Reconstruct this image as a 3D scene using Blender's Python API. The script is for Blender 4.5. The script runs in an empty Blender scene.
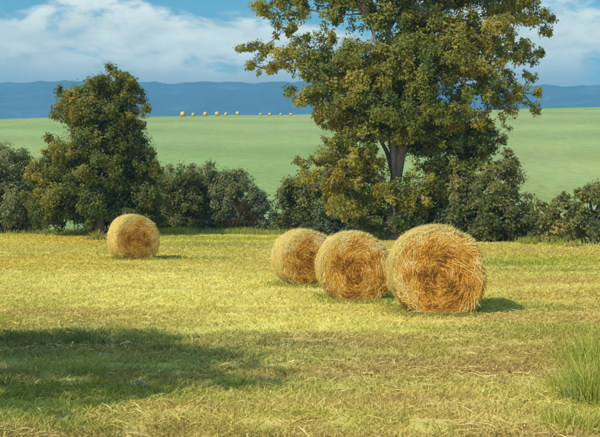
import bpy, math, random
import numpy as np
from math import radians, sin, cos, pi, sqrt, atan2

random.seed(7)
rng = np.random.default_rng(11)
scene = bpy.context.scene
col = scene.collection

# ------------------------------------------------------------------ camera
CAM_Z, FPX, PITCH = 1.95, 800.0, math.atan(18.5 / 800.0)
cd = bpy.data.cameras.new('camera')
cd.sensor_width = 36.0
cd.lens = FPX / 600.0 * 36.0
cd.clip_start = 0.1
cd.clip_end = 12000
cam = bpy.data.objects.new('camera', cd)
cam.location = (0, 0, CAM_Z)
cam.rotation_euler = (pi / 2 - PITCH, 0, 0)
col.objects.link(cam)
scene.camera = cam

# ------------------------------------------------------------------ sky and sun
SUN_EL = radians(43)
SUN_H = np.array([-0.80, -0.60]); SUN_H /= np.linalg.norm(SUN_H)
w = bpy.data.worlds.new('World'); scene.world = w; w.use_nodes = True
nt = w.node_tree; nt.nodes.clear()
N = nt.nodes.new; L = nt.links.new
def math_node(tree, op, a, b=None, clamp=False):
    n = tree.nodes.new('ShaderNodeMath'); n.operation = op; n.use_clamp = clamp
    for i, v in enumerate((a, b)):
        if v is None: continue
        if isinstance(v, (int, float)): n.inputs[i].default_value = v
        else: tree.links.new(v, n.inputs[i])
    return n.outputs[0]
def mix_node(tree, f, a, b, blend='MIX'):
    n = tree.nodes.new('ShaderNodeMix'); n.data_type = 'RGBA'; n.blend_type = blend
    for i, v in ((0, f), (6, a), (7, b)):
        if isinstance(v, (int, float)): n.inputs[i].default_value = v
        elif isinstance(v, tuple): n.inputs[i].default_value = (*v, 1)
        else: tree.links.new(v, n.inputs[i])
    return n.outputs[2]
def smooth(tree, v, lo, hi):
    n = tree.nodes.new('ShaderNodeMapRange'); n.interpolation_type = 'SMOOTHSTEP'
    tree.links.new(v, n.inputs[0]); n.inputs[1].default_value = lo; n.inputs[2].default_value = hi
    return n.outputs[0]
def noise_node(tree, vec, scale, detail=5, rough=.55, dist=0.0):
    n = tree.nodes.new('ShaderNodeTexNoise'); n.inputs['Scale'].default_value = scale
    n.inputs['Detail'].default_value = detail; n.inputs['Roughness'].default_value = rough
    n.inputs['Distortion'].default_value = dist
    if vec is not None: tree.links.new(vec, n.inputs['Vector'])
    return n.outputs[0]
sky = N('ShaderNodeTexSky'); sky.sky_type = 'NISHITA'; sky.sun_disc = False
sky.sun_elevation = SUN_EL; sky.sun_rotation = atan2(SUN_H[0], SUN_H[1])
sky.air_density = 1.0; sky.dust_density = 0.6; sky.ozone_density = 2.0
hs = N('ShaderNodeHueSaturation'); hs.inputs['Saturation'].default_value = 1.35
hs.inputs['Hue'].default_value = 0.462; hs.inputs['Value'].default_value = 0.86
L(sky.outputs[0], hs.inputs['Color'])
tc = N('ShaderNodeTexCoord')
mp = N('ShaderNodeMapping'); mp.inputs['Scale'].default_value = (1, 1, 2.6); mp.inputs['Location'].default_value = (7.1, 1.4, 0.1)
L(tc.outputs['Generated'], mp.inputs['Vector'])
sx = N('ShaderNodeSeparateXYZ'); L(tc.outputs['Generated'], sx.inputs[0])
n1 = noise_node(nt, mp.outputs[0], 5.0, 7, .55, .4)
n2 = noise_node(nt, mp.outputs[0], 14.0, 6, .6, .3)
# cloud deck thick near the horizon, breaking up higher in the sky
edge = math_node(nt, 'SUBTRACT', math_node(nt, 'MULTIPLY', math_node(nt, 'SUBTRACT', n1, .5), .42),
                 math_node(nt, 'MINIMUM', math_node(nt, 'MULTIPLY', math_node(nt, 'SUBTRACT', sx.outputs[2], .212), 1.0), .035))  # cap leaves scattered clouds overhead, unseen, added to lift the ambient light
edge = math_node(nt, 'ADD', edge, math_node(nt, 'MULTIPLY', math_node(nt, 'SUBTRACT', n2, .5), .20))
cm = smooth(nt, edge, -.030, .030)
cm = math_node(nt, 'MULTIPLY', cm, .95)
cl = mix_node(nt, smooth(nt, n2, .3, .7), (6.8, 6.7, 5.5), (10.6, 10.1, 8.2))
cl = mix_node(nt, smooth(nt, sx.outputs[2], .135, .175), (4.6, 4.7, 4.3), cl)
sc = mix_node(nt, cm, hs.outputs[0], cl)
bg = N('ShaderNodeBackground'); bg.inputs['Strength'].default_value = 0.13
L(sc, bg.inputs['Color'])
wo = N('ShaderNodeOutputWorld'); L(bg.outputs[0], wo.inputs['Surface'])

sd = bpy.data.lights.new('sun', 'SUN'); sd.energy = 4.4; sd.angle = radians(0.6); sd.color = (1.0, .93, .80)
sun = bpy.data.objects.new('sun', sd); col.objects.link(sun)
from mathutils import Vector
to_sun = Vector((SUN_H[0] * cos(SUN_EL), SUN_H[1] * cos(SUN_EL), sin(SUN_EL)))
sun.rotation_euler = to_sun.to_track_quat('Z', 'Y').to_euler()
sun.location = (-30, -20, 40)

vs = scene.view_settings
vs.view_transform = 'Standard'; vs.look = 'None'; vs.exposure = 0.42; vs.gamma = 1.0; vs.use_curve_mapping = False
scene.cycles.volume_bounces = 0
scene.cycles.max_bounces = 6
scene.cycles.transparent_max_bounces = 8

# ------------------------------------------------------------------ helpers
def at(px, py, Y):
    """world point at depth Y seen at a photo pixel (600 x 437)"""
    a, b = (px - 300) / FPX, (218.5 - py) / FPX
    dy, dz = cos(PITCH) + b * sin(PITCH), -sin(PITCH) + b * cos(PITCH)
    return np.array([a * Y / dy, Y, CAM_Z + dz * Y / dy])
def hash2(i, j, s):
    h = np.sin(i * 127.1 + j * 311.7 + s * 74.7) * 43758.5453
    return h - np.floor(h)
def vnoise(x, y, s=0):
    x = np.asarray(x, float); y = np.asarray(y, float)
    i, j = np.floor(x), np.floor(y); fx, fy = x - i, y - j
    fx = fx * fx * (3 - 2 * fx); fy = fy * fy * (3 - 2 * fy)
    a = hash2(i, j, s) * (1 - fx) + hash2(i + 1, j, s) * fx
    b = hash2(i, j + 1, s) * (1 - fx) + hash2(i + 1, j + 1, s) * fx
    return a * (1 - fy) + b * fy
def fbm(x, y, s=0, o=4):
    v = 0; a = .5; t = 0
    for k in range(o):
        v = v + a * vnoise(np.asarray(x) * 2 ** k, np.asarray(y) * 2 ** k, s + k * 3.3); t += a; a *= .5
    return v / t
def sstep(v, a, b):
    t = np.clip((v - a) / (b - a), 0, 1); return t * t * (3 - 2 * t)
def gz(x, y):
    x = np.asarray(x, float); y = np.asarray(y, float)
    near = (fbm(x / 4.5, y / 4.5, 3, 3) - .5) * .10 * sstep(y, 3, 9)
    crest = 21.9 + x * .027 + (fbm(x / 55, y * 0 + 2, 9, 3) - .5) * 2.2
    t = np.clip((y - 56) / 150, 0, 1)
    up = crest * (1 - (1 - t) ** 1.75) * sstep(y, 50, 75)
    down = 1 - sstep(y, 205, 420) * .9
    return near * (1 - sstep(y, 45, 60)) + up * down + (fbm(x / 30, y / 30, 5, 3) - .5) * 1.2 * sstep(y, 60, 110)

def mesh(name, verts, faces, mat, parent=None, smooth_=False, tint=None, rgb=None):
    me = bpy.data.meshes.new(name)
    verts = np.asarray(verts, np.float32)
    if isinstance(faces, np.ndarray):
        nf, k = faces.shape
        me.vertices.add(len(verts)); me.vertices.foreach_set('co', verts.ravel())
        me.loops.add(nf * k); me.loops.foreach_set('vertex_index', faces.ravel().astype(np.int32))
        me.polygons.add(nf); me.polygons.foreach_set('loop_start', np.arange(0, nf * k, k, dtype=np.int32))
        me.update(calc_edges=True)
    else:
        me.from_pydata(verts.tolist(), [], faces)
    if smooth_:
        me.polygons.foreach_set('use_smooth', np.ones(len(me.polygons), bool))
    if tint is not None:
        a = me.attributes.new('tint', 'FLOAT', 'POINT'); a.data.foreach_set('value', np.asarray(tint, np.float32))
    if rgb is not None:
        a = me.attributes.new('cover', 'FLOAT_COLOR', 'POINT')
        c = np.ones((len(verts), 4), np.float32); c[:, :3] = rgb; a.data.foreach_set('color', c.ravel())
    me.materials.append(mat)
    o = bpy.data.objects.new(name, me); col.objects.link(o)
    if parent is not None: o.parent = parent
    return o
def empty(name, loc, rz=0):
    o = bpy.data.objects.new(name, None); o.location = loc; o.rotation_euler = (0, 0, rz)
    o.empty_display_size = .2; col.objects.link(o); return o
def tag(o, label=None, cat=None, group=None, kind=None):
    if label: o['label'] = label
    if cat: o['category'] = cat
    if group: o['group'] = group
    if kind: o['kind'] = kind
    return o

# ------------------------------------------------------------------ materials
def new_mat(name):
    m = bpy.data.materials.new(name); m.use_nodes = True
    t = m.node_tree; t.nodes.clear()
    o = t.nodes.new('ShaderNodeOutputMaterial')
    return m, t, o
def ramp(t, fac, stops):
    r = t.nodes.new('ShaderNodeValToRGB'); e = r.color_ramp.elements
    while len(e) < len(stops): e.new(.5)
    for k, (p, c) in enumerate(stops):
        e[k].position = p; e[k].color = (*c, 1)
    t.links.new(fac, r.inputs[0]); return r.outputs[0]
def tint_mat(name, stops, rough=.75, trans=.3, spec=.25):
    """colour by each strand's or leaf's own random tint; some light passes through"""
    m, t, o = new_mat(name)
    a = t.nodes.new('ShaderNodeAttribute'); a.attribute_name = 'tint'
    c = ramp(t, a.outputs['Fac'], stops)
    p = t.nodes.new('ShaderNodeBsdfPrincipled'); t.links.new(c, p.inputs['Base Color'])
    p.inputs['Roughness'].default_value = rough; p.inputs['Specular IOR Level'].default_value = spec
    if trans > 0:
        tr = t.nodes.new('ShaderNodeBsdfTranslucent'); t.links.new(c, tr.inputs['Color'])
        mx = t.nodes.new('ShaderNodeMixShader'); mx.inputs[0].default_value = trans
        t.links.new(p.outputs[0], mx.inputs[1]); t.links.new(tr.outputs[0], mx.inputs[2])
        t.links.new(mx.outputs[0], o.inputs['Surface'])
    else:
        t.links.new(p.outputs[0], o.inputs['Surface'])
    return m
def cover_mat(name, fine=True, trans=0.0):
    """colour from the ground cover that grows there and some painted shade, broken up by fine noise"""
    m, t, o = new_mat(name)
    a = t.nodes.new('ShaderNodeAttribute'); a.attribute_name = 'cover'
    c = a.outputs['Color']
    p = t.nodes.new('ShaderNodeBsdfPrincipled'); p.inputs['Roughness'].default_value = .9
    p.inputs['Specular IOR Level'].default_value = .12
    if fine:
        tcn = t.nodes.new('ShaderNodeTexCoord')
        mpn = t.nodes.new('ShaderNodeMapping'); mpn.inputs['Scale'].default_value = (.55, 1.3, 1)
        t.links.new(tcn.outputs['Object'], mpn.inputs['Vector'])
        f1 = noise_node(t, mpn.outputs[0], 2.2, 8, .65, .6)
        f2 = noise_node(t, tcn.outputs['Object'], 22, 4, .7)
        f3 = noise_node(t, tcn.outputs['Object'], .09, 9, .68, .8)
        k = math_node(t, 'ADD', math_node(t, 'MULTIPLY', f1, .9), math_node(t, 'MULTIPLY', f2, .5))
        k = math_node(t, 'ADD', k, math_node(t, 'MULTIPLY', f3, .5))
        g = t.nodes.new('ShaderNodeCombineColor')
        for i in range(3): t.links.new(math_node(t, 'MULTIPLY', k, (1.06, 1.04, 1.0)[i]), g.inputs[i])
        c = mix_node(t, 1.0, c, g.outputs[0], 'MULTIPLY')
        b = t.nodes.new('ShaderNodeBump'); b.inputs['Strength'].default_value = .5; b.inputs['Distance'].default_value = .05
        t.links.new(f2, b.inputs['Height']); t.links.new(b.outputs[0], p.inputs['Normal'])
    t.links.new(c, p.inputs['Base Color'])
    if trans > 0:
        tr = t.nodes.new('ShaderNodeBsdfTranslucent'); t.links.new(c, tr.inputs['Color'])
        mx = t.nodes.new('ShaderNodeMixShader'); mx.inputs[0].default_value = trans
        t.links.new(p.outputs[0], mx.inputs[1]); t.links.new(tr.outputs[0], mx.inputs[2])
        t.links.new(mx.outputs[0], o.inputs['Surface'])
    else: t.links.new(p.outputs[0], o.inputs['Surface'])
    return m
def bark_mat(name, a, b):
    m, t, o = new_mat(name)
    tcn = t.nodes.new('ShaderNodeTexCoord'); mpn = t.nodes.new('ShaderNodeMapping')
    mpn.inputs['Scale'].default_value = (6, 6, 1.1); t.links.new(tcn.outputs['Object'], mpn.inputs['Vector'])
    f = noise_node(t, mpn.outputs[0], 3, 6, .65, .5)
    p = t.nodes.new('ShaderNodeBsdfPrincipled'); p.inputs['Roughness'].default_value = .9
    t.links.new(ramp(t, f, [(.3, a), (.7, b)]), p.inputs['Base Color'])
    bp = t.nodes.new('ShaderNodeBump'); bp.inputs['Strength'].default_value = .8; bp.inputs['Distance'].default_value = .04
    t.links.new(f, bp.inputs['Height']); t.links.new(bp.outputs[0], p.inputs['Normal'])
    t.links.new(p.outputs[0], o.inputs['Surface']); return m

M = {}
M['ground'] = cover_mat('ground_cover')
M['blade'] = cover_mat('field_blades', fine=False, trans=.4)
M['bark'] = bark_mat('bark', (.10, .085, .095), (.30, .26, .29))
M['twig_bark'] = bark_mat('twig_bark', (.05, .04, .03), (.14, .10, .07))
M['rust_bark'] = bark_mat('rust_bark', (.12, .05, .03), (.24, .11, .06))
M['leaf_olive'] = tint_mat('leaf_olive', [(0, (.095, .145, .036)), (.35, (.245, .275, .050)), (.65, (.410, .375, .060)), (.88, (.490, .400, .060)), (1, (.54, .40, .055))], trans=.48)
M['leaf_left'] = tint_mat('leaf_left', [(0, (.075, .115, .034)), (.4, (.195, .225, .046)), (.7, (.350, .315, .050)), (1, (.50, .37, .05))], trans=.48)
M['leaf_grey'] = tint_mat('leaf_grey', [(0, (.150, .180, .095)), (.5, (.290, .310, .130)), (1, (.400, .380, .130))], trans=.48)
M['leaf_dull'] = tint_mat('leaf_dull', [(0, (.110, .140, .055)), (.5, (.270, .275, .085)), (1, (.430, .350, .08))], trans=.48)
M['leaf_blue'] = tint_mat('leaf_blue', [(0, (.085, .115, .080)), (.6, (.175, .205, .110)), (1, (.270, .270, .110))], trans=.3)
M['leaf_rust'] = tint_mat('leaf_rust', [(0, (.150, .085, .040)), (.6, (.250, .140, .055)), (1, (.320, .20, .06))], trans=.25)
M['straw_pale'] = tint_mat('straw_pale', [(0, (.52, .34, .085)), (.4, (.76, .56, .155)), (.75, (.88, .71, .25)), (1, (.90, .79, .38))], rough=.6, trans=.15)
M['straw_gold'] = tint_mat('straw_gold', [(0, (.24, .09, .018)), (.3, (.68, .30, .036)), (.6, (.86, .49, .075)), (.85, (.86, .62, .20)), (1, (.88, .72, .33))], rough=.6, trans=.15)
M['tuft_green'] = tint_mat('tuft_green', [(0, (.17, .26, .05)), (.5, (.42, .45, .065)), (1, (.66, .60, .15))], trans=.35)
M['tuft_dry'] = tint_mat('tuft_dry', [(0, (.22, .22, .05)), (.6, (.45, .38, .08)), (1, (.58, .50, .20))], trans=.3)
M['weed_blue'] = tint_mat('weed_blue', [(0, (.15, .22, .09)), (.6, (.28, .36, .18)), (1, (.46, .48, .30))], trans=.3)

# ------------------------------------------------------------------ ground cover colours, some foreground shade painted in
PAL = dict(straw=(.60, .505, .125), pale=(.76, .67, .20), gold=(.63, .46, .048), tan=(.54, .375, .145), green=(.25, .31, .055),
           lime=(.43, .45, .055), dark=(.12, .175, .055), rust=(.56, .37, .10), hill=(.235, .330, .125), hill2=(.275, .355, .150), hilly=(.31, .36, .10))  # dark is greener grass with tree shade painted in
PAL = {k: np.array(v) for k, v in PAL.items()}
PATCH = [  # photo px of the centre, half sizes in metres on the ground, cover, amount
    (60, 240, 7, 4.5, 'gold', .9), (30, 262, 6, 3.5, 'gold', .6), (215, 239, 5.2, 3.4, 'lime', .75), (205, 245, 4.0, 2.0, 'green', .55),
    (190, 258, 2.4, .9, 'green', .6), (20, 300, 2.2, 1.8, 'lime', .55), (70, 312, 2.4, .9, 'tan', .7), (165, 322, 2.2, .7, 'tan', .55),
    (90, 345, 3.4, 1.9, 'dark', .95), (205, 352, 2.2, 1.2, 'dark', 1.1), (235, 372, 1.5, .8, 'dark', .9), (300, 348, 1.6, .6, 'green', .7), (60, 375, 2.2, 1.3, 'dark', .9), (250, 382, 1.5, 1.0, 'green', 1.0),  # dark patches deepen and widen the tree shadow by colour
    (160, 398, 1.6, .6, 'lime', .9), (60, 425, 1.8, .6, 'green', 1.1), (20, 405, 1.2, .7, 'green', .9), (250, 410, 1.0, .4, 'lime', .7), (150, 425, .9, .4, 'rust', .7), (250, 428, 1.8, .4, 'lime', .35),
    (540, 262, 5.5, 3.0, 'lime', .8), (500, 268, 2.2, 1.6, 'green', .55), (560, 285, 3.4, 1.4, 'rust', .65), (590, 300, 2.0, 1.2, 'rust', .6), (520, 252, 4, 1.6, 'rust', .45),
    (495, 308, 1.5, .8, 'green', .9), (470, 325, 1.5, .55, 'green', .55), (420, 330, 1.4, .5, 'lime', .45), (350, 305, .8, .5, 'green', .7), (300, 289, 1.0, .5, 'green', .6),
    (560, 335, 1.8, 1.0, 'green', .6), (322, 395, 1.0, .6, 'green', 1.0), (400, 388, 1.1, .5, 'green', .8), (310, 430, 1.0, .35, 'lime', 1.0), (330, 372, 2.2, .9, 'tan', .55), (480, 390, 1.9, 1.4, 'tan', .85), (450, 350, 2.4, 1.1, 'tan', .7),
    (580, 395, 1.0, 1.8, 'lime', .95), (595, 350, .9, 1.6, 'lime', .8), (400, 420, 2.4, .7, 'tan', .8), (260, 405, 2.0, .7, 'tan', .6), (200, 430, 1.4, .5, 'tan', .6),
    (180, 280, 6, 2.6, 'pale', 1.0), (270, 300, 4, 1.6, 'pale', 1.0), (340, 322, 3.0, 1.1, 'pale', 1.3), (210, 292, 5, 1.8, 'pale', 1.0), (100, 285, 3.5, 1.6, 'pale', .6), (430, 375, 2.6, 1.3, 'tan', .9), (340, 425, 1.6, .6, 'tan', .8), (170, 428, .9, .4, 'rust', .8), (580, 318, 2.2, .9, 'tan', .7), (260, 263, 5, 2.0, 'straw', .5),
]
PATCH += [(322, 395, .8, .45, 'green', .7), (400, 390, .8, .35, 'green', .5), (310, 432, .7, .22, 'lime', .7), (250, 385, 1.1, .7, 'green', .9), (215, 356, 1.9, 1.0, 'dark', .9),  # the dark one stretches the painted shade to the right
          (160, 400, 1.2, .4, 'lime', .7), (55, 424, 1.4, .5, 'green', .9), (20, 402, 1.0, .6, 'green', .9), (505, 345, 1.2, .4, 'lime', .4)]
def cover(x, y):
    x = np.asarray(x, float); y = np.asarray(y, float)
    wx = x + (fbm(x / 1.6, y / 1.1, 21) - .5) * 2.4; wy = y + (fbm(x / 1.6, y / 1.1, 33) - .5) * 1.9
    c = np.tile(PAL['straw'], (*x.shape, 1))
    f = (1 - sstep(y, 8.5, 12.0)) * .6
    c = c + (PAL['tan'] - c) * f[..., None]
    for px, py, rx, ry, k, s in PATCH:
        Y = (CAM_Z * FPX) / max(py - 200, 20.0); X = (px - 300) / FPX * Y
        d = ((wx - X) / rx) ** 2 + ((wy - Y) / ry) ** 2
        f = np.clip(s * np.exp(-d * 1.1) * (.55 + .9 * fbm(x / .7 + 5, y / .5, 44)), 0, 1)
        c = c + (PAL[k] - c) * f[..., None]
    n = fbm(x / 3.5, y / 1.2, 81); f = sstep(n, .50, .68) * .45
    c = c + (PAL['pale'] - c) * f[..., None]
    n = fbm(x / 3.0 + 4, y / .8, 85); f = sstep(n, .52, .68) * .5 * (1 - .75 * sstep(y, 10.5, 13))
    c = c + (PAL['tan'] * .92 - c) * f[..., None]
    n = fbm(x / .9, y / .45, 61); f = sstep(n, .55, .75) * .25
    c = c + (PAL['lime'] - c) * f[..., None]
    n = fbm(x / 1.3 + 9, y / .5, 71); f = sstep(n, .56, .74) * .40 * (1 - .6 * sstep(y, 10.5, 13))
    c = c + (PAL['tan'] - c) * f[..., None]
    # beyond the tree line the pasture hill
    h = sstep(y + (fbm(x / 6, y / 6, 8) - .5) * 6, 47, 53)
    hc = PAL['hill'] + (PAL['hill2'] - PAL['hill']) * sstep(fbm(x / 28, y / 40, 91), .35, .65)[..., None]
    hc = hc + (PAL['hilly'] - hc) * (sstep(fbm(x / 14, y / 26, 95), .52, .72) * .55)[..., None]
    hc = hc * (1 + .075 * np.sin((y + x * .22 + 9 * fbm(x / 40, y / 40, 17, 2)) / 2.6))[..., None]      # faint mown swaths
    return c + (hc - c) * h[..., None]

# ------------------------------------------------------------------ ground sheet
ys = np.concatenate([np.linspace(-250, -12, 16), np.arange(-10, 5, 1.0), np.arange(5, 16, .14), np.arange(16, 50, .32), np.arange(50, 260, 2.5), np.geomspace(262, 3450, 34)])
xh = np.concatenate([np.arange(0, 8, .16), np.arange(8, 22, .4), np.arange(22, 130, 3.0), np.geomspace(133, 4000, 26)])
xs = np.concatenate([-xh[:0:-1], xh])
gx, gy = np.meshgrid(xs, ys)
zz = gz(gx, gy)
gv = np.stack([gx, gy, zz], -1).reshape(-1, 3)
nx, ny = len(xs), len(ys)
ii = (np.arange(ny - 1)[:, None] * nx + np.arange(nx - 1)[None]).ravel()
gf = np.stack([ii, ii + 1, ii + nx + 1, ii + nx], -1)
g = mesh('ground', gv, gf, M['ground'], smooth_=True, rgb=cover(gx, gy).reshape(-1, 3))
tag(g, 'yellow hay field running back to a pale green pasture hill', kind='structure')

# ------------------------------------------------------------------ distant ridge
def hills():
    m, t, o = new_mat('wooded_ridge')
    tcn = t.nodes.new('ShaderNodeTexCoord')
    f = noise_node(t, tcn.outputs['Object'], .006, 8, .6)
    p = t.nodes.new('ShaderNodeBsdfPrincipled'); p.inputs['Roughness'].default_value = 1
    p.inputs['Specular IOR Level'].default_value = 0
    mpn = t.nodes.new('ShaderNodeMapping'); mpn.inputs['Scale'].default_value = (.35, 1, 2.2); t.links.new(tcn.outputs['Object'], mpn.inputs['Vector'])
    f2 = noise_node(t, mpn.outputs[0], .016, 9, .7, .8)
    hazed_wood = ramp(t, f, [(.35, (.012, .035, .075)), (.65, (.030, .065, .115))])  # woods tinted blue, distance haze painted into their base colour
    t.links.new(mix_node(t, smooth(t, f2, .52, .66), hazed_wood, (.085, .150, .170)), p.inputs['Base Color'])     # pale pastures between the woods, blued by painted haze too
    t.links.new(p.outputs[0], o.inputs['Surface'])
    hx = np.concatenate([np.linspace(-3900, -1300, 80), np.linspace(-1285, 1285, 300), np.linspace(1300, 3900, 80)]); hy = np.linspace(1300, 3400, 90)
    X, Y = np.meshgrid(hx, hy)
    top = 372 + (fbm(X / 620, X * 0, 4, 4) - .5) * 48
    front = 190 + (fbm(X / 480, X * 0, 14, 4) - .5) * 90
    a = np.exp(-((Y - 2550) / 330) ** 2) * top
    b = np.exp(-((Y - 1850) / 230) ** 2) * front
    Z = np.maximum(a, b) + (fbm(X / 160, Y / 160, 6, 5) - .5) * 24 * sstep(np.maximum(a, b), 10, 120) + (vnoise(X / 24, Y / 24, 77) - .5) * 6 * sstep(np.maximum(a, b), 60, 200) - 3
    v = np.stack([X, Y, Z], -1).reshape(-1, 3); n_ = len(hx)
    ii = (np.arange(len(hy) - 1)[:, None] * n_ + np.arange(n_ - 1)[None]).ravel()
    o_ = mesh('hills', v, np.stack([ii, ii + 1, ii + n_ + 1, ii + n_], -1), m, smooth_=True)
    tag(o_, 'long low blue wooded ridge on the horizon', kind='structure')
hills()

# ------------------------------------------------------------------ tubes for trunks and limbs
def tube(pts, radii, seg=8):
    pts = [np.asarray(p, float) for p in pts]; v, f = [], []
    for k, p in enumerate(pts):
        d = pts[min(k + 1, len(pts) - 1)] - pts[max(k - 1, 0)]; d = d / (np.linalg.norm(d) + 1e-9)
        u = np.cross(d, (.31, .92, .2)); u /= np.linalg.norm(u); w_ = np.cross(d, u)
        for s in range(seg):
            a = 2 * pi * s / seg
            v.append(p + radii[k] * (cos(a) * u + sin(a) * w_))
    for k in range(len(pts) - 1):
        for s in range(seg):
            f.append((k * seg + s, k * seg + (s + 1) % seg, (k + 1) * seg + (s + 1) % seg, (k + 1) * seg + s))
    f.append(tuple(range(seg))[::-1]); f.append(tuple((len(pts) - 1) * seg + s for s in range(seg)))
    return v, f
def bent(a, b, n, amp):
    a, b = np.asarray(a, float), np.asarray(b, float); out = []
    ph = rng.normal(size=3) * amp
    for k in range(n + 1):
        t = k / n
        out.append(a + (b - a) * t + ph * sin(pi * t) + (rng.normal(size=3) * amp * .18 if 0 < k < n else 0))
    return out

def leaves(P, D, Nn, length, width, tint):
    """one folded four-cornered leaf (or leaf spray) per point; D = growth direction, Nn = facing"""
    n = len(P)
    D = D / (np.linalg.norm(D, axis=1, keepdims=True) + 1e-9)
    S = np.cross(D, Nn); S /= (np.linalg.norm(S, axis=1, keepdims=True) + 1e-9)
    U = np.cross(S, D)
    l = length[:, None]; w_ = width[:, None]
    bow = rng.uniform(-.15, .25, n)[:, None]
    v = np.stack([P, P + D * l * .45 + S * w_ * .5 + U * l * bow * .6, P + D * l - U * l * bow * .5, P + D * l * .5 - S * w_ * .5 + U * l * bow * .6], 1)
    base = np.arange(n)[:, None] * 4
    f = np.concatenate([base + np.array([[0, 1, 2]]), base + np.array([[0, 2, 3]])], 0)
    return v.reshape(-1, 3), f, np.repeat(tint, 4)

def rand_dir(n):
    d = rng.normal(size=(n, 3)); return d / np.linalg.norm(d, axis=1, keepdims=True)

def tree(name, label, cat, base_px, Y, lobes, leaf, trunk_r, leaf_len=.17, dens=1.7, group=None, bark='bark', limb_n=8, fork=.45, depth=1.0, lean=0.0, show_limbs=True, world_lobes=None):
    bx = (base_px - 300) / FPX * Y
    bz = float(gz(bx, Y))
    root = empty(name, (bx, Y, bz)); tag(root, label, cat, group)
    o = np.array([bx, Y, bz])
    LB = []
    if world_lobes is None:
        for lb in lobes:
            px, py, rx, ry = lb[:4]
            dY = lb[4] if len(lb) > 4 else 0.0
            tone = lb[5] if len(lb) > 5 else .42
            dn = lb[6] if len(lb) > 6 else 1.0
            c = at(px, py, Y + dY) - o; s = (Y + dY) / FPX
            LB.append((c, rx * s, ry * s, tone, dn))
    else: LB = world_lobes
    # small sprays break up the outline of each mass
    for c, rx, rz, tone, dn in list(LB):
        for k in range(2 if rx > .45 else 0):
            d = rand_dir(1)[0]; d[2] = abs(d[2]) * .9 - .15
            q = rng.uniform(.16, .30)
            LB.append((c + d * np.array([rx, (rx + rz) / 2, rz]) * rng.uniform(1.0, 1.22), max(rx * q, .14), max(rz * q, .12), min(1, tone + rng.uniform(-.1, .15)), .8))
    topz = max(c[2] for c, *_ in LB)
    th = topz * fork
    cx = float(np.mean([c[0] for c, *_ in LB])) * .3 + lean
    tp = [np.array([0, 0, -.15])] + [np.array([cx * t ** 2 + rng.normal() * .06, rng.normal() * .06, th * t]) for t in (.12, .3, .5, .75, 1.0)]
    tr = [trunk_r * 1.45, trunk_r * 1.12, trunk_r, trunk_r * .9, trunk_r * .75, trunk_r * .6]
    v, f = tube(tp, tr, 10); mesh('trunk', v, f, M[bark], root, True)
    order = sorted(range(len(LB)), key=lambda k: -LB[k][1] * LB[k][2])
    Ps, Ds, Ns, Ls, Ws, Ts = [], [], [], [], [], []
    done, limbs = [], []
    for q in order:
        c, rx, rz, tone, dn = LB[q]
        ry = (rx + rz) * .5 * depth
        # main limbs leave the trunk; smaller ones branch off the nearest limb already grown
        if len(done) < limb_n:
            st = tp[3] + (tp[5] - tp[3]) * rng.uniform(.3, 1); r0 = trunk_r * (.62 if len(done) < 3 else .45)
            rise = .45
        else:
            st = min(done, key=lambda e: np.linalg.norm(e - c) + max(0, e[2] - c[2])); r0 = trunk_r * .13
            rise = .1
        done.append(c)
        ctl = (st + c) / 2 + np.array([0, 0, rise * abs(c[2] - st[2]) * .5]) + (st - c) * np.array([.18, .18, 0]) * rise * 2 + rng.normal(size=3) * .06 * np.linalg.norm(c - st)
        pts = [st * (1 - u) ** 2 + ctl * 2 * u * (1 - u) + c * u * u + (rng.normal(size=3) * .03 if 0 < u < 1 else 0) for u in np.linspace(0, 1, 6)]
        V, F = tube(pts, np.linspace(r0, r0 * .22, 6), 6)
        nsub = max(5, int(dn * 13 * (rx * rz + rx * ry + ry * rz) / 1.6))
        nsub = min(nsub, 90)
        for k in range(nsub):
            d = rand_dir(1)[0]
            rad = rng.uniform(.30, 1.0) ** .45
            p = c + d * rad * np.array([rx, ry, rz])
            if p[2] < .15: p[2] = rng.uniform(.1, .4)
            if show_limbs and k < 5:
                V2, F2 = tube(bent(pts[3], p, 3, .12), np.linspace(r0 * .3, .012, 4), 5)
                F += [tuple(i + len(V) for i in ff) for ff in F2]; V = V + V2
            sr = rng.uniform(.22, .42) * (rx + rz) * .5 * .9
            sr = min(max(sr, .16), .75)
            m = int(dens * 58 * (sr / .35) ** 1.7 * (.2 / leaf_len) ** 1.6) + 6
            off = rand_dir(m) * (rng.uniform(0, 1, (m, 1)) ** .5) * sr * rng.uniform(.6, 1.35, 3)
            off = off + d * rng.normal(0, .35 * sr, (m, 1)) + np.array([0, 0, -.12]) * (off[:, :1] ** 2 + off[:, 1:2] ** 2) / sr
            P = p + off
            out = off / (np.linalg.norm(off, axis=1, keepdims=True) + 1e-6)
            Nn = d * .85 + out * .5 + np.array([0, 0, .35]) + rng.normal(size=(m, 3)) * .42
            Nn /= np.linalg.norm(Nn, axis=1, keepdims=True)
            D = out * .5 + rng.normal(size=(m, 3)) * .8 + np.array([0, 0, -.45])
            D -= Nn * (D * Nn).sum(1, keepdims=True) * .85
            l = leaf_len * rng.uniform(.45, 1.35, m) * rng.uniform(.8, 1.12)
            Ps.append(P); Ds.append(D); Ns.append(Nn); Ls.append(l); Ws.append(l * rng.uniform(.42, .7, m))
            Ts.append(np.clip(tone + rng.normal() * .13 + rng.normal(size=m) * .11, 0, 1))
        if show_limbs: limbs.append((V, F, len(done) <= limb_n))
    tw_v, tw_f = [], []
    for V, F, main in limbs:                      # each main limb is a part; the fine branches make one part
        if main: mesh('limb', V, F, M[bark], root, True)
        else:
            tw_f += [tuple(i + len(tw_v) for i in ff) for ff in F]; tw_v += V
    if tw_v: tag(mesh('twigs', tw_v, tw_f, M[bark], root, True), kind='stuff')
    P = np.concatenate(Ps); P[:, 2] = np.maximum(P[:, 2], .05)
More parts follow.
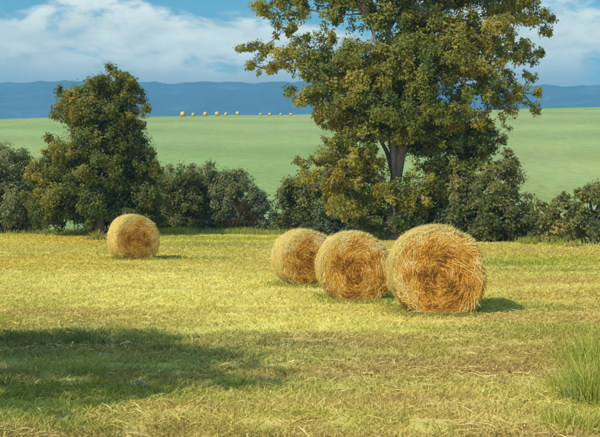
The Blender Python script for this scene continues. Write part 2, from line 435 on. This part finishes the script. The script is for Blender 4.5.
    v, f, t = leaves(P, np.concatenate(Ds), np.concatenate(Ns), np.concatenate(Ls), np.concatenate(Ws), np.concatenate(Ts))
    v[:, 2] = np.maximum(v[:, 2], .01)
    c = mesh('crown', v, f, M[leaf], root, False, tint=t); tag(c, kind='stuff')
    return root

# ------------------------------------------------------------------ trees and hedgerow, back to front
HEDGE = 'hedgerow behind the field'
tree('hedge_tree', 'grey green bushy tree at the far left edge, left of tall left tree', 'tree', 8, 47,
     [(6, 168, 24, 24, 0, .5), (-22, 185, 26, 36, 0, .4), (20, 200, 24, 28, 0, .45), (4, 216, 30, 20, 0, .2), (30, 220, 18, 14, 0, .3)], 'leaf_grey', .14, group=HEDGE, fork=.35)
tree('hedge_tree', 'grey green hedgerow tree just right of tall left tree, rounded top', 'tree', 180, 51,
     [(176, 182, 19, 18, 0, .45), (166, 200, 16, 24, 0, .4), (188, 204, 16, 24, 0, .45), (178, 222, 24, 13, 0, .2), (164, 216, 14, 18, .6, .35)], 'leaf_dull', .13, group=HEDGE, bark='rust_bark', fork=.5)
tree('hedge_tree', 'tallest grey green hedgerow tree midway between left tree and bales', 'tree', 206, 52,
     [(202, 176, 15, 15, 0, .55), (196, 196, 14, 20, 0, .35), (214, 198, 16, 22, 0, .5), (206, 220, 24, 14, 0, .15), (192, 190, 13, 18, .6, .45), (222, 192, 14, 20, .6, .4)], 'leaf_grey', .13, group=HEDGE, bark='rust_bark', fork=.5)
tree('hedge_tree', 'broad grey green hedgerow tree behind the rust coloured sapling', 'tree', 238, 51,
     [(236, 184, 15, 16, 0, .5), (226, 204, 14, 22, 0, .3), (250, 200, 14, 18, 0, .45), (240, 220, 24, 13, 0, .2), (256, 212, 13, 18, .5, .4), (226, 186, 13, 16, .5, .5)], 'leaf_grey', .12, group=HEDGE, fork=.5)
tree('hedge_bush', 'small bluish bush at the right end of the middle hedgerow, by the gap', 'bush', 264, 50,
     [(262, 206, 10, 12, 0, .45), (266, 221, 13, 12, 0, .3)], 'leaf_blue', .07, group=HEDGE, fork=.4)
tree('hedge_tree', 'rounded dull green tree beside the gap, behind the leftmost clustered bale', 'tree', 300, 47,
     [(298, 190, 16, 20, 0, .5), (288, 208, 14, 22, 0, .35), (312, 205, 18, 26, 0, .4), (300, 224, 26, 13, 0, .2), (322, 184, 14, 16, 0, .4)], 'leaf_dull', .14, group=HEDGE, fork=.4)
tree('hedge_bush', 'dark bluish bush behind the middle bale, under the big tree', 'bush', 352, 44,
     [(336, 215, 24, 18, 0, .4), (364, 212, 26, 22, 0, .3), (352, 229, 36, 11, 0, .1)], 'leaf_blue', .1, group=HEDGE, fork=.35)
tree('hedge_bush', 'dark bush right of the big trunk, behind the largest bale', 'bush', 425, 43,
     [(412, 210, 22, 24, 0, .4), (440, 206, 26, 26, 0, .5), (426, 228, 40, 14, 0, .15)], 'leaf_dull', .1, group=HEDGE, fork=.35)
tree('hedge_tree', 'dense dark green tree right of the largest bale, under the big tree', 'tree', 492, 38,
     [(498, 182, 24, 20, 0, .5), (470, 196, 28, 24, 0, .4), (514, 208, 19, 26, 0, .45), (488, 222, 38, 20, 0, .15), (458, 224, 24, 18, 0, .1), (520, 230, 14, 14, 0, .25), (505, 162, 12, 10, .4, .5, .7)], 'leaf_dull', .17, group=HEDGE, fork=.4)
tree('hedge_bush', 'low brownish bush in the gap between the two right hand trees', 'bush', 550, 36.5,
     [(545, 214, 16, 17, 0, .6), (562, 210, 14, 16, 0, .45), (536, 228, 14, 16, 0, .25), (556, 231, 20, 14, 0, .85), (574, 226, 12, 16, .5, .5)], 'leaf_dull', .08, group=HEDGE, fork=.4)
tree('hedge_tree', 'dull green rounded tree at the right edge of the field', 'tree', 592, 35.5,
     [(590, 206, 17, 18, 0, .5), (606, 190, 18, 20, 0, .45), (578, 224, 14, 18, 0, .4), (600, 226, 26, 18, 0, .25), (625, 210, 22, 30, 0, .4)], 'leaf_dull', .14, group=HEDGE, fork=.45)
tree('young_tree', 'thin rust coloured sapling standing in front of the middle hedgerow', 'tree', 250, 47,
     [(242, 206, 5.5, 5, 0, .4), (255, 222, 5, 7, 0, .4), (248, 214, 3, 5, 0, .3)], 'leaf_rust', .05, leaf_len=.16, bark='rust_bark', fork=.5, limb_n=3)
tree('shrub', 'low rust brown shrub at the foot of the sapling', 'bush', 233, 46.5,
     [(231, 226, 9, 6.5, 0, .5), (239, 230, 7, 4, 0, .3)], 'leaf_rust', .05, leaf_len=.16, bark='rust_bark', fork=.4)

tree('left_tree'.replace('left_', 'field_'), 'tall olive green tree behind the lone bale on the left', 'tree', 100, 43,
     [(98, 112, 32, 30, 1.0, .35), (66, 112, 14, 14, .4, .5), (72, 165, 26, 24, 1.0, .4), (128, 150, 26, 26, 1.0, .3), (140, 190, 24, 28, .8, .3), (50, 196, 22, 26, .8, .45), (98, 195, 36, 30, 1.0, .25),
      (94, 86, 13, 11, -.2, .5), (128, 82, 12, 10, 0, .4), (112, 76, 15, 11, 0, .45), (104, 90, 18, 14, -.3, .5), (127, 92, 13, 13, 0, .42), (74, 104, 15, 14, -.4, .72), (62, 92, 7, 6, 0, .5, .8), (90, 112, 20, 18, -.5, .62), (134, 108, 12, 14, -.3, .6),
      (112, 112, 20, 20, -.2, .35), (100, 138, 26, 20, -.3, .40), (126, 138, 18, 18, 0, .35), (143, 124, 7, 6, 0, .45, .8), (55, 152, 14, 13, -.4, .66), (50, 137, 5, 4, 0, .5, .7), (74, 160, 18, 18, -.3, .5), (40, 180, 14, 18, -.3, .62),
      (138, 160, 16, 18, -.1, .35), (154, 172, 10, 13, 0, .45), (103, 172, 26, 24, -.5, .40), (62, 192, 24, 22, -.4, .45), (148, 196, 15, 22, 0, .36), (95, 206, 32, 20, -.3, .22), (48, 214, 22, 16, 0, .25), (130, 212, 26, 18, 0, .18), (155, 220, 12, 13, 0, .2)],
     'leaf_left', .24, leaf_len=.16, fork=.28, dens=1.9)

tree('broad_tree', 'huge olive green tree towering behind the three clustered bales', 'tree', 393, 39,
     [(345, 72, 28, 20, 1.6, .35), (412, 50, 26, 28, 1.8, .35), (398, 92, 42, 28, 1.6, .3), (450, 60, 24, 24, 1.8, .4), (430, 128, 40, 22, 1.6, .3), (365, 118, 34, 22, 1.4, .4), (350, 178, 26, 32, 1.2, .45), (452, 176, 26, 22, 1.2, .35), (470, 140, 28, 22, 1.0, .2), (400, -85, 95, 50, 0, .4), (330, -50, 45, 32, 0, .5), (480, -60, 55, 40, 0, .5), (285, -20, 26, 20, 0, .5), (540, -20, 26, 20, 0, .55), (400, -30, 60, 32, 0, .4), (345, -8, 32, 16, 0, .45), (455, -18, 42, 24, 0, .45), (505, -5, 32, 22, 0, .6),
      (268, 6, 17, 15, 0, .62), (300, 10, 16, 14, 0, .5), (284, 28, 12, 10, 0, .55), (330, 14, 18, 14, 0, .45), (327, 38, 12, 9, 0, .66), (362, 14, 18, 16, 0, .5), (395, 22, 26, 24, 0, .42), (430, 30, 28, 26, 0, .5),
      (262, 50, 15, 9, 0, .45), (244, 48, 8, 4, 0, .4, .7), (262, 68, 14, 7, 0, .5), (288, 60, 22, 14, -.6, .68), (310, 48, 18, 13, -.5, .30), (330, 62, 24, 18, -.8, .35), (358, 60, 24, 22, -.8, .58), (366, 84, 22, 16, -1.2, .74), (318, 84, 22, 15, -.6, .55), (290, 92, 8, 6, 0, .4, .8), (308, 104, 18, 13, -.3, .7), (340, 96, 24, 18, -1, .5),
      (396, 62, 24, 26, -.6, .42), (425, 70, 26, 26, -1.0, .30), (452, 52, 24, 24, -.9, .52), (485, 30, 28, 22, -.5, .6), (520, 14, 20, 15, 0, .62), (540, 18, 12, 8, 0, .65, .8), (508, 48, 24, 15, -.4, .55), (528, 58, 13, 9, 0, .35, .8), (548, 30, 9, 4, 0, .3, .7), (484, 62, 22, 18, -.9, .74), (462, 84, 24, 20, -1.0, .42), (494, 86, 22, 17, -.5, .38), (522, 94, 15, 11, 0, .55), (530, 76, 9, 6, 0, .45, .8), (502, 106, 18, 11, -.3, .62),
      (380, 108, 28, 20, -1, .36), (415, 104, 26, 20, -1, .34), (440, 116, 24, 18, -.8, .45), (345, 124, 18, 14, -.5, .7), (330, 118, 12, 9, 0, .75), (362, 138, 22, 16, -.8, .42), (470, 118, 22, 14, -.6, .88, .6), (462, 138, 22, 18, 0, .10), (488, 142, 17, 14, 0, .2), (494, 128, 15, 9, 0, .5, .8), (535, 108, 6, 5, 0, .4, .7),
      (328, 150, 14, 12, -.4, .55), (352, 160, 16, 15, -.7, .78), (325, 172, 12, 13, -.4, .72), (308, 162, 10, 7, -.2, .5, .9), (303, 178, 10, 10, -.3, .8, .9), (338, 186, 13, 20, -.7, .82), (330, 205, 9, 10, -.8, .85), (358, 190, 12, 20, -.6, .62), (378, 178, 11, 22, -.5, .7), (372, 158, 14, 12, -.3, .35),
      (396, 136, 20, 13, -.8, .4), (410, 128, 18, 13, -1, .35), (398, 222, 17, 12, -.8, .2), (378, 224, 18, 11, -.6, .15), (412, 224, 14, 11, -.5, .2), (404, 190, 16, 12, -.9, .45), (392, 204, 20, 14, -.8, .6), (418, 200, 16, 16, -.6, .45), (352, 212, 16, 12, -.8, .6), (440, 140, 16, 10, -.6, .4), (440, 158, 16, 15, -.2, .3), (428, 176, 20, 17, -.3, .55), (455, 178, 22, 18, -.3, .45), (480, 168, 17, 15, 0, .5)],
     'leaf_olive', .34, leaf_len=.16, fork=.20, dens=1.55, limb_n=10)

# a tree standing left of the viewer, outside the picture: it throws the shade over the left foreground
def shade_tree():
    Y = 5.9; X = -8.1
    lob = [(np.array(c, float), r, rz, .4, .8) for c, r, rz in
           [((0, .4, 6.1), 1.5, 1.0), ((1.5, -.6, 5.7), 1.1, .8), ((-1.3, .6, 5.6), 1.3, .9), ((.3, 1.7, 5.2), 1.3, .8), ((.6, -1.9, 6.3), 1.1, .7), ((-1.5, -1.9, 5.8), 1.2, .8), ((-.6, -.7, 7.0), 1.2, .8), ((2.1, .7, 4.9), .9, .6), ((2.5, -.4, 5.4), .8, .55), ((-1.9, 1.7, 4.7), 1.0, .7)]]
    tree('field_tree', 'leafy tree beyond the left edge, shading the left foreground', 'tree', 300 + X / Y * FPX, Y, None, 'leaf_olive', .22, leaf_len=.22, dens=.8, world_lobes=lob, fork=.6)
shade_tree()

# ------------------------------------------------------------------ round hay bales
def strands(P, D, Nn, length, width, tint, lift):
    """bent straw strips: three cross-sections each"""
    n = len(P); D = D / np.linalg.norm(D, axis=1, keepdims=True)
    S = np.cross(D, Nn); S /= (np.linalg.norm(S, axis=1, keepdims=True) + 1e-9)
    l = length[:, None]; w_ = width[:, None] * .5; lf = lift[:, None]
    a, m, b = P - D * l * .5, P + Nn * lf, P + D * l * .5 - Nn * l * .06
    v = np.stack([a - S * w_ * .5, a + S * w_ * .5, m - S * w_, m + S * w_, b - S * w_ * .35, b + S * w_ * .35], 1)
    base = np.arange(n)[:, None] * 6
    f = np.concatenate([base + np.array([[0, 1, 3, 2]]), base + np.array([[2, 3, 5, 4]])], 0)
    return v.reshape(-1, 3), f, np.repeat(tint, 6)

def hay_bale(label, px, Y, R, W, turn, group, seed, k=1.0):
    r = np.random.default_rng(seed)
    bx = (px - 300) / FPX * Y; phi = math.atan2(bx, Y)
    yaw = radians(turn) - phi                     # local -Y is the face towards the viewer
    root = empty('hay_bale', (bx, Y + 0.0, float(gz(bx, Y)) - .015), yaw)
    tag(root, label, 'hay bale', group)
    ov = r.uniform(.97, 1.02); ph = r.uniform(0, 6, 4)
    def rad(th, y):                               # outline of the roll: lumpy, a little sagged
        return R * (1 + .018 * np.sin(2 * th + ph[0]) + .014 * np.sin(3 * th + ph[1]) + .010 * np.sin(7 * th + ph[2] + 2 * y) + .008 * np.sin(13 * th + ph[3] - 4 * y))
    def place(x, y, z):
        z = R + z
        x = x * (1 + .10 * np.clip((R - z) / R, 0, 1) ** 1.5)        # the lower half spreads under its own weight
        z = np.where(z < .22 * R, .45 * z + .121 * R, z) - .121 * R   # settled flat underneath
        return np.stack([x * ov, y, z * 1.06], -1)
    # curved side
    nt_, ns = 96, 22
    th = np.linspace(0, 2 * pi, nt_, endpoint=False); t = np.linspace(-1, 1, ns)
    TH, T = np.meshgrid(th, t)
    rnd = 1 - .10 * np.clip((np.abs(T) - .72) / .28, 0, 1) ** 2
    RR = rad(TH, T * W / 2) * rnd * (1 + .022 * (fbm(TH * 5, T * 9, seed, 4) - .5) * 2)
    V = place(RR * np.cos(TH), T * W / 2, RR * np.sin(TH)).reshape(-1, 3)
    F = [(j * nt_ + i, j * nt_ + (i + 1) % nt_, (j + 1) * nt_ + (i + 1) % nt_, (j + 1) * nt_ + i) for j in range(ns - 1) for i in range(nt_)]
    side = mesh('rolled_side', V, F, M['straw_pale'], root, True, tint=np.clip(.40 + .5 * fbm(TH * 6, T * 30, seed + 5, 4), 0, 1).ravel())
    ends = []
    for s in (-1, 1):
        nr = 34
        rr = np.linspace(0, 1, nr); TH2, R2 = np.meshgrid(th, rr)
        RO = rad(TH2, s * W / 2) * .90 * R2
        spiral = np.sin(2 * pi * (R2 * 8.5 - TH2 / (2 * pi)) + 2.5 * fbm(TH2 * 2, R2 * 4, seed + 8, 3))
        dep = .022 * spiral + .05 * (fbm(np.cos(TH2) * R2 * 5 + 20, np.sin(TH2) * R2 * 5 + 20, seed + 2, 4) - .5) * 2
        dep = dep * sstep(1.02 - R2, 0, .06) + .05 * (1 - R2 ** 2) - .03 * np.exp(-(R2 / .12) ** 2)
        V = place(RO * np.cos(TH2), s * (W / 2 + dep), RO * np.sin(TH2)).reshape(-1, 3)
        F = [(j * nt_ + i, j * nt_ + (i + 1) % nt_, (j + 1) * nt_ + (i + 1) % nt_, (j + 1) * nt_ + i) for j in range(nr - 1) for i in range(nt_)]
        if s > 0: F = [q[::-1] for q in F]
        tn = np.clip(.12 + .28 * (spiral * .5 + .5) + .35 * fbm(TH2 * 3, R2 * 14, seed + 4, 3), 0, 1)
        ends.append(mesh('end_face', V, F, M['straw_gold'], root, True, tint=tn.ravel()))
    # loose straw: wound round the side
    n = int(8200 * k); a = r.uniform(0, 2 * pi, n); y = r.uniform(-1, 1, n) * W / 2
    rn = rad(a, y) * (1 - .10 * np.clip((np.abs(y) / (W / 2) - .72) / .28, 0, 1) ** 2) + r.uniform(-.005, .03, n)
    P = place(rn * np.cos(a), y, rn * np.sin(a))
    Nn = np.stack([np.cos(a), 0 * a, np.sin(a)], -1)
    D = np.stack([-np.sin(a), r.normal(0, .45, n), np.cos(a)], -1) + Nn * r.normal(0, .16, n)[:, None]
    v1 = strands(P, D, Nn, r.uniform(.10, .42, n), r.uniform(.005, .014, n), np.clip(r.normal(.70, .22, n), 0, 1), r.uniform(0, .022, n))
    # stray tufts sticking out along the shoulder and top
    n2 = int(2600 * k); a = r.normal(pi * .55, 1.0, n2); y = -np.abs(r.normal(W * .36, W * .14, n2)).clip(0, W * .52) * np.where(r.random(n2) < .8, 1, -1)
    rn = rad(a, y) * .965
    P = place(rn * np.cos(a), y, rn * np.sin(a)); Nn = np.stack([np.cos(a), 0 * a, np.sin(a)], -1)
    D = Nn * r.uniform(.2, .9, n2)[:, None] + np.stack([-np.sin(a) * r.normal(0, .9, n2), r.normal(-.35, .6, n2), np.cos(a) * r.normal(0, .9, n2)], -1)
    Nq = np.cross(D, r.normal(size=(n2, 3))); Nq /= np.linalg.norm(Nq, axis=1, keepdims=True)
    v2 = strands(P, D, Nq, r.uniform(.06, .22, n2), r.uniform(.005, .014, n2), np.clip(r.normal(.85, .2, n2), 0, 1), r.uniform(0, .015, n2))
    def join(*A):
        off = 0; vs_, fs, ts = [], [], []
        for v, f, t_ in A:
            vs_.append(v); fs.append(f + off); ts.append(t_); off += len(v)
        return np.concatenate(vs_), np.concatenate(fs), np.concatenate(ts)
    v, f, t_ = join(v1, v2); v[:, 2] = np.maximum(v[:, 2], -.01)
    tag(mesh('loose_straw', v, f, M['straw_pale'], side, False, tint=t_), kind='stuff')
    # straw lying along the spiral of each end
    for e, s in zip(ends, (-1, 1)):
        n = int((8000 if s < 0 else 1200) * k); a = r.uniform(0, 2 * pi, n); q = np.sqrt(r.uniform(.0, 1, n))
        ro = rad(a, 0 * a) * .91 * q
        y = s * (W / 2 + .05 * (1 - q ** 2) + r.uniform(-.005, .04, n))
        P = place(ro * np.cos(a), y, ro * np.sin(a)); Nn = np.tile(np.array([0, float(s), 0]), (n, 1))
        sp = .16 + r.normal(0, .42, n) + (r.random(n) < .3) * r.normal(0, 1.3, n) + 2.2 * (fbm(np.cos(a) * q * 3 + 9, np.sin(a) * q * 3 + 9, seed + 12, 2) - .5)
        D = np.stack([-np.sin(a) - sp * np.cos(a), r.normal(0, .13, n), np.cos(a) - sp * np.sin(a)], -1)
        tn = np.clip(r.normal(.40, .19, n) + .50 * sstep(q + r.normal(0, .09, n) + .08 * np.sin(a), .74, .99) - .14 * (q < .5) + 1.1 * (fbm(np.cos(a) * q * 4 + 30, np.sin(a) * q * 4 + 30, seed + 22, 3) - .5) + .10 * np.sin(2 * pi * (q * 8.5 - a / (2 * pi))), 0, 1)
        v, f, t_ = strands(P, D, Nn, r.uniform(.07, .34, n) * (.5 + .5 * q), r.uniform(.005, .020, n) * r.uniform(.6, 1, n), tn, r.uniform(0, .025, n))
        v[:, 2] = np.maximum(v[:, 2], -.01)
        tag(mesh('loose_straw', v, f, M['straw_gold'], e, False, tint=t_), kind='stuff')
    return root
BALES = 'round bales in the near field'
hay_bale('large round straw bale, nearest and rightmost of the three clustered bales', 435.5, 14.05, .755, 1.10, 9, BALES, 101, 1.0)
hay_bale('round straw bale in the middle of the cluster, partly hiding the smaller one', 353, 15.9, .665, 1.05, 10, BALES, 202, .95)
hay_bale('smaller round straw bale, leftmost of the three clustered bales', 303.5, 18.4, .625, 1.05, 16, BALES, 303, .85)
hay_bale('lone round straw bale in front of the tall left tree', 133, 26.9, .745, 1.15, 15, BALES, 404, .7)

# tiny bales along the crest of the hill
def crest_bales():
    r = np.random.default_rng(5)
    nt_ = 24; th = np.linspace(0, 2 * pi, nt_, endpoint=False)
    prof = [(-.62, 0), (-.62, .55), (-.60, .70), (-.5, .76), (-.2, .77), (.2, .77), (.5, .76), (.60, .70), (.62, .55), (.62, 0.0)]
    V, F = [], []
    for y, q in prof:
        for a in th: V.append((max(q, .001) * cos(a) * (1 + r.normal() * .015), y, .74 + max(q, .001) * sin(a) * (1 + r.normal() * .015)))
    for j in range(len(prof) - 1):
        for i in range(nt_): F.append((j * nt_ + i, j * nt_ + (i + 1) % nt_, (j + 1) * nt_ + (i + 1) % nt_, (j + 1) * nt_ + i))
    proto = None
    words = ['largest and leftmost of the tiny bales along the hill crest', 'second tiny bale from the left along the hill crest', 'third tiny bale from the left along the hill crest',
             'fourth tiny bale from the left along the hill crest', 'fifth tiny bale from the left along the hill crest', 'sixth tiny bale from the left along the hill crest, last before the wide gap',
             'seventh tiny hill crest bale from the left, first after the wide gap', 'eighth tiny bale from the left along the hill crest', 'tiny hill crest bale just left of the rightmost one', 'rightmost of the tiny bales along the hill crest, nearest the big tree']
    for k, (px, sc_, rz) in enumerate([(183.5, .78, 65), (194, .56, 40), (206, .66, 55), (217.5, .66, 70), (226.5, .54, 50), (238, .62, 70), (261, .44, 40), (270, .46, 60), (281, .42, 50), (291, .42, 70)]):
        yy = np.linspace(120, 260, 400); xx = (px - 300) / FPX * yy
        ang = (gz(xx, yy) - CAM_Z) / yy; i = int(np.argmax(ang)); Y = yy[i] - 5.0; X = (px - 300) / FPX * Y
        if proto is None:
            o = proto = mesh('hay_bale', V, F, M['straw_pale'], None, True, tint=np.full(len(V), .35))
        else:
            o = proto.copy(); col.objects.link(o)
        o.location = (X, Y, float(gz(X, Y)) - .02); o.rotation_euler = (0, 0, radians(rz)); o.scale = (sc_ * .78,) * 3
        tag(o, words[k], 'hay bale', 'tiny bales along the hill crest')
crest_bales()

# ------------------------------------------------------------------ stubble and grass over the near field
def field_blades():
    n = 430000
    Y = 5.4 * (50 / 5.4) ** rng.uniform(0, 1, n) ** .93
    X = rng.uniform(-.53, .53, n) * Y + rng.normal(0, .3, n)
    # tufted: pull blades together
    tx = (fbm(X / .35, Y / .35, 51, 2)); keep = rng.random(n) < sstep(tx, .22, .62) * .85 + .15
    X, Y = X[keep], Y[keep]; n = len(X)
    bl = [o for o in bpy.data.objects if o.name.startswith('hay_bale') and o.type == 'EMPTY']
    bX, bY = [], []
    for o in bl:
        yw = o.rotation_euler[2]; m = 1800
        u = rng.uniform(-.95, 1.0, m); q = -.58 - np.abs(rng.normal(0, .10, m)); side_ = rng.random(m) < .4
        u = np.where(side_, np.where(rng.random(m) < .5, -1, 1) * (.48 + np.abs(rng.normal(0, .2, m))), u * .62); q = np.where(side_, rng.uniform(-.6, .6, m), q)
        bX.append(o.location.x + u * cos(yw) - q * sin(yw)); bY.append(o.location.y + u * sin(yw) + q * cos(yw))
    foot = np.concatenate([np.zeros(n, bool), np.ones(sum(map(len, bX)), bool)])
    X = np.concatenate([X] + bX); Y = np.concatenate([Y] + bY); n = len(X)
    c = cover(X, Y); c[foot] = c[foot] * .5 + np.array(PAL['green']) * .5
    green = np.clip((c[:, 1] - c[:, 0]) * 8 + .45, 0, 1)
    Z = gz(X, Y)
    h = rng.uniform(.018, .055, n) * (1 + 1.7 * green * (fbm(X / .8, Y / .8, 57) + .35))
    h *= 1 + .012 * Y
    h[foot] = rng.uniform(.03, .10, int(foot.sum())) * rng.uniform(.6, 1.2, int(foot.sum()))
    wdt = (.0035 + .00065 * Y) * rng.uniform(.7, 1.5, n)
    lean = rng.normal(size=(n, 2)) * (.85 - .35 * green)[:, None] + np.array([.12, 0])
    a = rng.uniform(0, 2 * pi, n); S = np.stack([np.cos(a), np.sin(a) * .6, 0 * a], -1) * wdt[:, None]
    B = np.stack([X, Y, Z - .004], -1)
    D = np.stack([lean[:, 0] * h, lean[:, 1] * h, h], -1)
    v = np.stack([B - S, B + S, B + D * .6 + S * .7 + np.array([0, 0, .1]) * h[:, None], B + D], 1).reshape(-1, 3)
    base = np.arange(n)[:, None] * 4
    f = np.concatenate([base + np.array([[0, 1, 2]]), base + np.array([[0, 2, 3]])], 0)
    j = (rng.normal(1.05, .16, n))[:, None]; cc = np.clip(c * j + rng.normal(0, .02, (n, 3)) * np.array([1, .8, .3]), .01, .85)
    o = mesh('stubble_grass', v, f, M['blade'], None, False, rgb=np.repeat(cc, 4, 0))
    tag(o, 'short yellow stubble and green grass covering the near field', 'grass', kind='stuff')
field_blades()

def scattered_straw():
    n = 26000
    Y = 5.6 * (40 / 5.6) ** rng.uniform(0, 1, n); X = rng.uniform(-.52, .52, n) * Y
    keep = rng.random(n) < sstep(fbm(X / .8, Y / .35, 151, 3), .40, .66) * .9 + .1
    X, Y = X[keep], Y[keep]; n = len(X)
    a = rng.normal(.2, .9, n); D = np.stack([np.cos(a), np.sin(a), rng.normal(0, .12, n)], -1)
    P = np.stack([X, Y, gz(X, Y) + rng.uniform(.01, .045, n)], -1)
    Nn = np.tile(np.array([0., 0., 1.]), (n, 1)) + rng.normal(0, .25, (n, 3))
    v, f, t = strands(P, D, Nn, rng.uniform(.06, .26, n), (.004 + .0006 * Y) * rng.uniform(.6, 1.3, n), np.clip(rng.normal(.6, .25, n), 0, 1), rng.uniform(0, .02, n))
    tag(mesh('scattered_straw', v, f, M['straw_pale'], None, False, tint=t), 'loose pale straw scattered over the mown field', 'straw', kind='stuff')
scattered_straw()

def verge_grass():
    n = 26000
    px = rng.uniform(-60, 680, n); Yb = np.interp(px, [0, 150, 300, 420, 520, 600], [44.5, 46.5, 44.5, 39.5, 35.5, 33.8])
    Y = Yb + np.abs(rng.normal(0, 1.6, n)) - .5 + (fbm(px / 30, px * 0, 7, 3) - .5) * 2.5; X = (px - 300) / FPX * Y
    keep = rng.random(n) < sstep(fbm(X / 1.1, Y / 1.6, 171, 3), .34, .66); X, Y = X[keep], Y[keep]; n = len(X)
    h = rng.uniform(.12, .42, n) * (.4 + 1.1 * fbm(X / 1.7, Y / 1.7, 181, 2)); a = rng.uniform(0, 2 * pi, n)
    B = np.stack([X, Y, gz(X, Y) - .01], -1); S = np.stack([np.cos(a), np.sin(a), 0 * a], -1) * rng.uniform(.010, .026, n)[:, None]
    D = np.stack([rng.normal(0, .4, n) * h, rng.normal(0, .4, n) * h, h], -1)
    v = np.stack([B - S, B + S, B + D * .6 + S * .6, B + D], 1).reshape(-1, 3); base = np.arange(n)[:, None] * 4
    f = np.concatenate([base + np.array([[0, 1, 2]]), base + np.array([[0, 2, 3]])], 0)
    t = np.clip(rng.normal(.45, .2, n) + .5 * (fbm(X / 3, Y / 3, 191, 2) - .5), 0, 1)
    tag(mesh('verge_grass', v, f, M['tuft_green'], None, False, tint=np.repeat(t, 4)), 'uneven fringe of longer grass along the foot of the hedgerow', 'grass', kind='stuff')
verge_grass()

# ------------------------------------------------------------------ single clumps of taller grass and weeds
def clump(name, label, cat, px, py, h, n, spread, mat, width=.012, group=None, bend=.5):
    Y = CAM_Z * FPX / (py - 200); X = (px - 300) / FPX * Y
    root = empty(name, (X, Y, float(gz(X, Y)) - .01)); tag(root, label, cat, group)
    r = rng
    bx = r.normal(0, spread, (n, 2)); z = gz(X + bx[:, 0], Y + bx[:, 1]) - gz(X, Y)
    P = np.stack([bx[:, 0], bx[:, 1], z], -1)
    out = np.stack([bx[:, 0], bx[:, 1], 0 * z], -1) / spread * .25 + r.normal(0, .22, (n, 3)) * np.array([1, 1, 0])
    hh = h * r.uniform(.35, 1.15, n) * np.exp(-.30 * (bx ** 2).sum(1) / spread ** 2)
    ts = [0, .4, .75, 1.0]; ww = [1, .9, .55, .05]
    a = r.uniform(0, pi, n); S = np.stack([np.cos(a), np.sin(a), 0 * a], -1) * width * r.uniform(.6, 1.3, n)[:, None]
    rows = []
    for t, q in zip(ts, ww):
        c = P + np.stack([0 * hh, 0 * hh, hh * t * (1 - .18 * t)], -1) + out * (hh * bend * 2 * t * t)[:, None]
        rows += [c - S * q * .5, c + S * q * .5]
    v = np.stack(rows, 1).reshape(-1, 3); base = np.arange(n)[:, None] * 8
    f = np.concatenate([base + np.array([[2 * k, 2 * k + 1, 2 * k + 3, 2 * k + 2]]) for k in range(3)], 0)
    o = mesh('blades', v, f, M[mat], root, False, tint=np.repeat(np.clip(r.normal(.52, .26, n) + (r.random(n) < .15) * .4, 0, 1), 8)); tag(o, kind='stuff')
    return root
TALL = 'tall grass at the right foreground'
clump('grass_clump', 'tallest yellow green grass clump, at the right edge of the foreground', 'grass clump', 597, 402, .66, 760, .22, 'tuft_green', .009, TALL)
clump('grass_clump', 'yellow green grass clump in the right foreground, left of the tallest one', 'grass clump', 576, 390, .36, 460, .20, 'tuft_green', .009, TALL)
clump('grass_clump', 'yellow green grass clump farther back at the right edge', 'grass clump', 597, 362, .54, 520, .26, 'tuft_green', .010, TALL)
clump('grass_clump', 'low grass clump in the bottom right corner of the foreground', 'grass clump', 578, 428, .24, 420, .24, 'tuft_green', .010, TALL)
clump('weed', 'blue green weed among the tall right foreground grass', 'weed', 577, 402, .24, 110, .08, 'weed_blue', .02, None, .7)
clump('weed', 'blue grey weed in the bottom left corner of the shaded grass', 'weed', 62, 424, .10, 90, .12, 'weed_blue', .022, None, 1.0)
clump('weed', 'blue grey weed low in the middle of the shaded patch', 'weed', 134, 386, .12, 90, .10, 'weed_blue', .022, None, 1.0)
clump('weed', 'blue grey weed at the back edge of the shaded patch', 'weed', 75, 332, .14, 110, .22, 'weed_blue', .024, None, 1.0)
clump('grass_tuft', 'pale dry grass tuft at the tree line left of the lone bale', 'grass clump', 97, 240, .65, 260, .28, 'tuft_dry', .04)
clump('grass_tuft', 'yellow dry grass tuft at the foot of the right edge tree', 'grass clump', 574, 247.5, .42, 220, .22, 'tuft_dry', .035)
clump('grass_tuft', 'green grass tuft against the foot of the largest bale', 'grass clump', 441, 315, .22, 150, .14, 'tuft_green', .014)
clump('grass_tuft', 'green grass tuft between the largest and the middle bale', 'grass clump', 386, 305, .2, 130, .14, 'tuft_green', .014)
clump('grass_tuft', 'green grass tuft at the foot of the smallest clustered bale', 'grass clump', 287, 287, .2, 130, .18, 'tuft_green', .016)
clump('grass_tuft', 'green grass tuft at the right foot of the lone bale', 'grass clump', 152, 260, .26, 120, .2, 'tuft_green', .022)

# ------------------------------------------------------------------ haze
def haze():
    x0, x1, y0, y1, z0, z1 = -4050, 4050, -300, 3500, -8, 470
    v = [(x, y, z) for z in (z0, z1) for y in (y0, y1) for x in (x0, x1)]
    f = [(0, 2, 3, 1), (4, 5, 7, 6), (0, 1, 5, 4), (2, 6, 7, 3), (0, 4, 6, 2), (1, 3, 7, 5)]
    m, t, o = new_mat('haze_air')
    p = t.nodes.new('ShaderNodeVolumePrincipled')
    p.inputs['Color'].default_value = (.24, .64, 1.0, 1); p.inputs['Density'].default_value = .00055; p.inputs['Anisotropy'].default_value = 0.0
    t.links.new(p.outputs[0], o.inputs['Volume'])
    h = mesh('haze', v, f, m); tag(h, 'thin blue haze over the whole valley', 'haze', kind='stuff')
    h.display_type = 'WIRE'
haze()
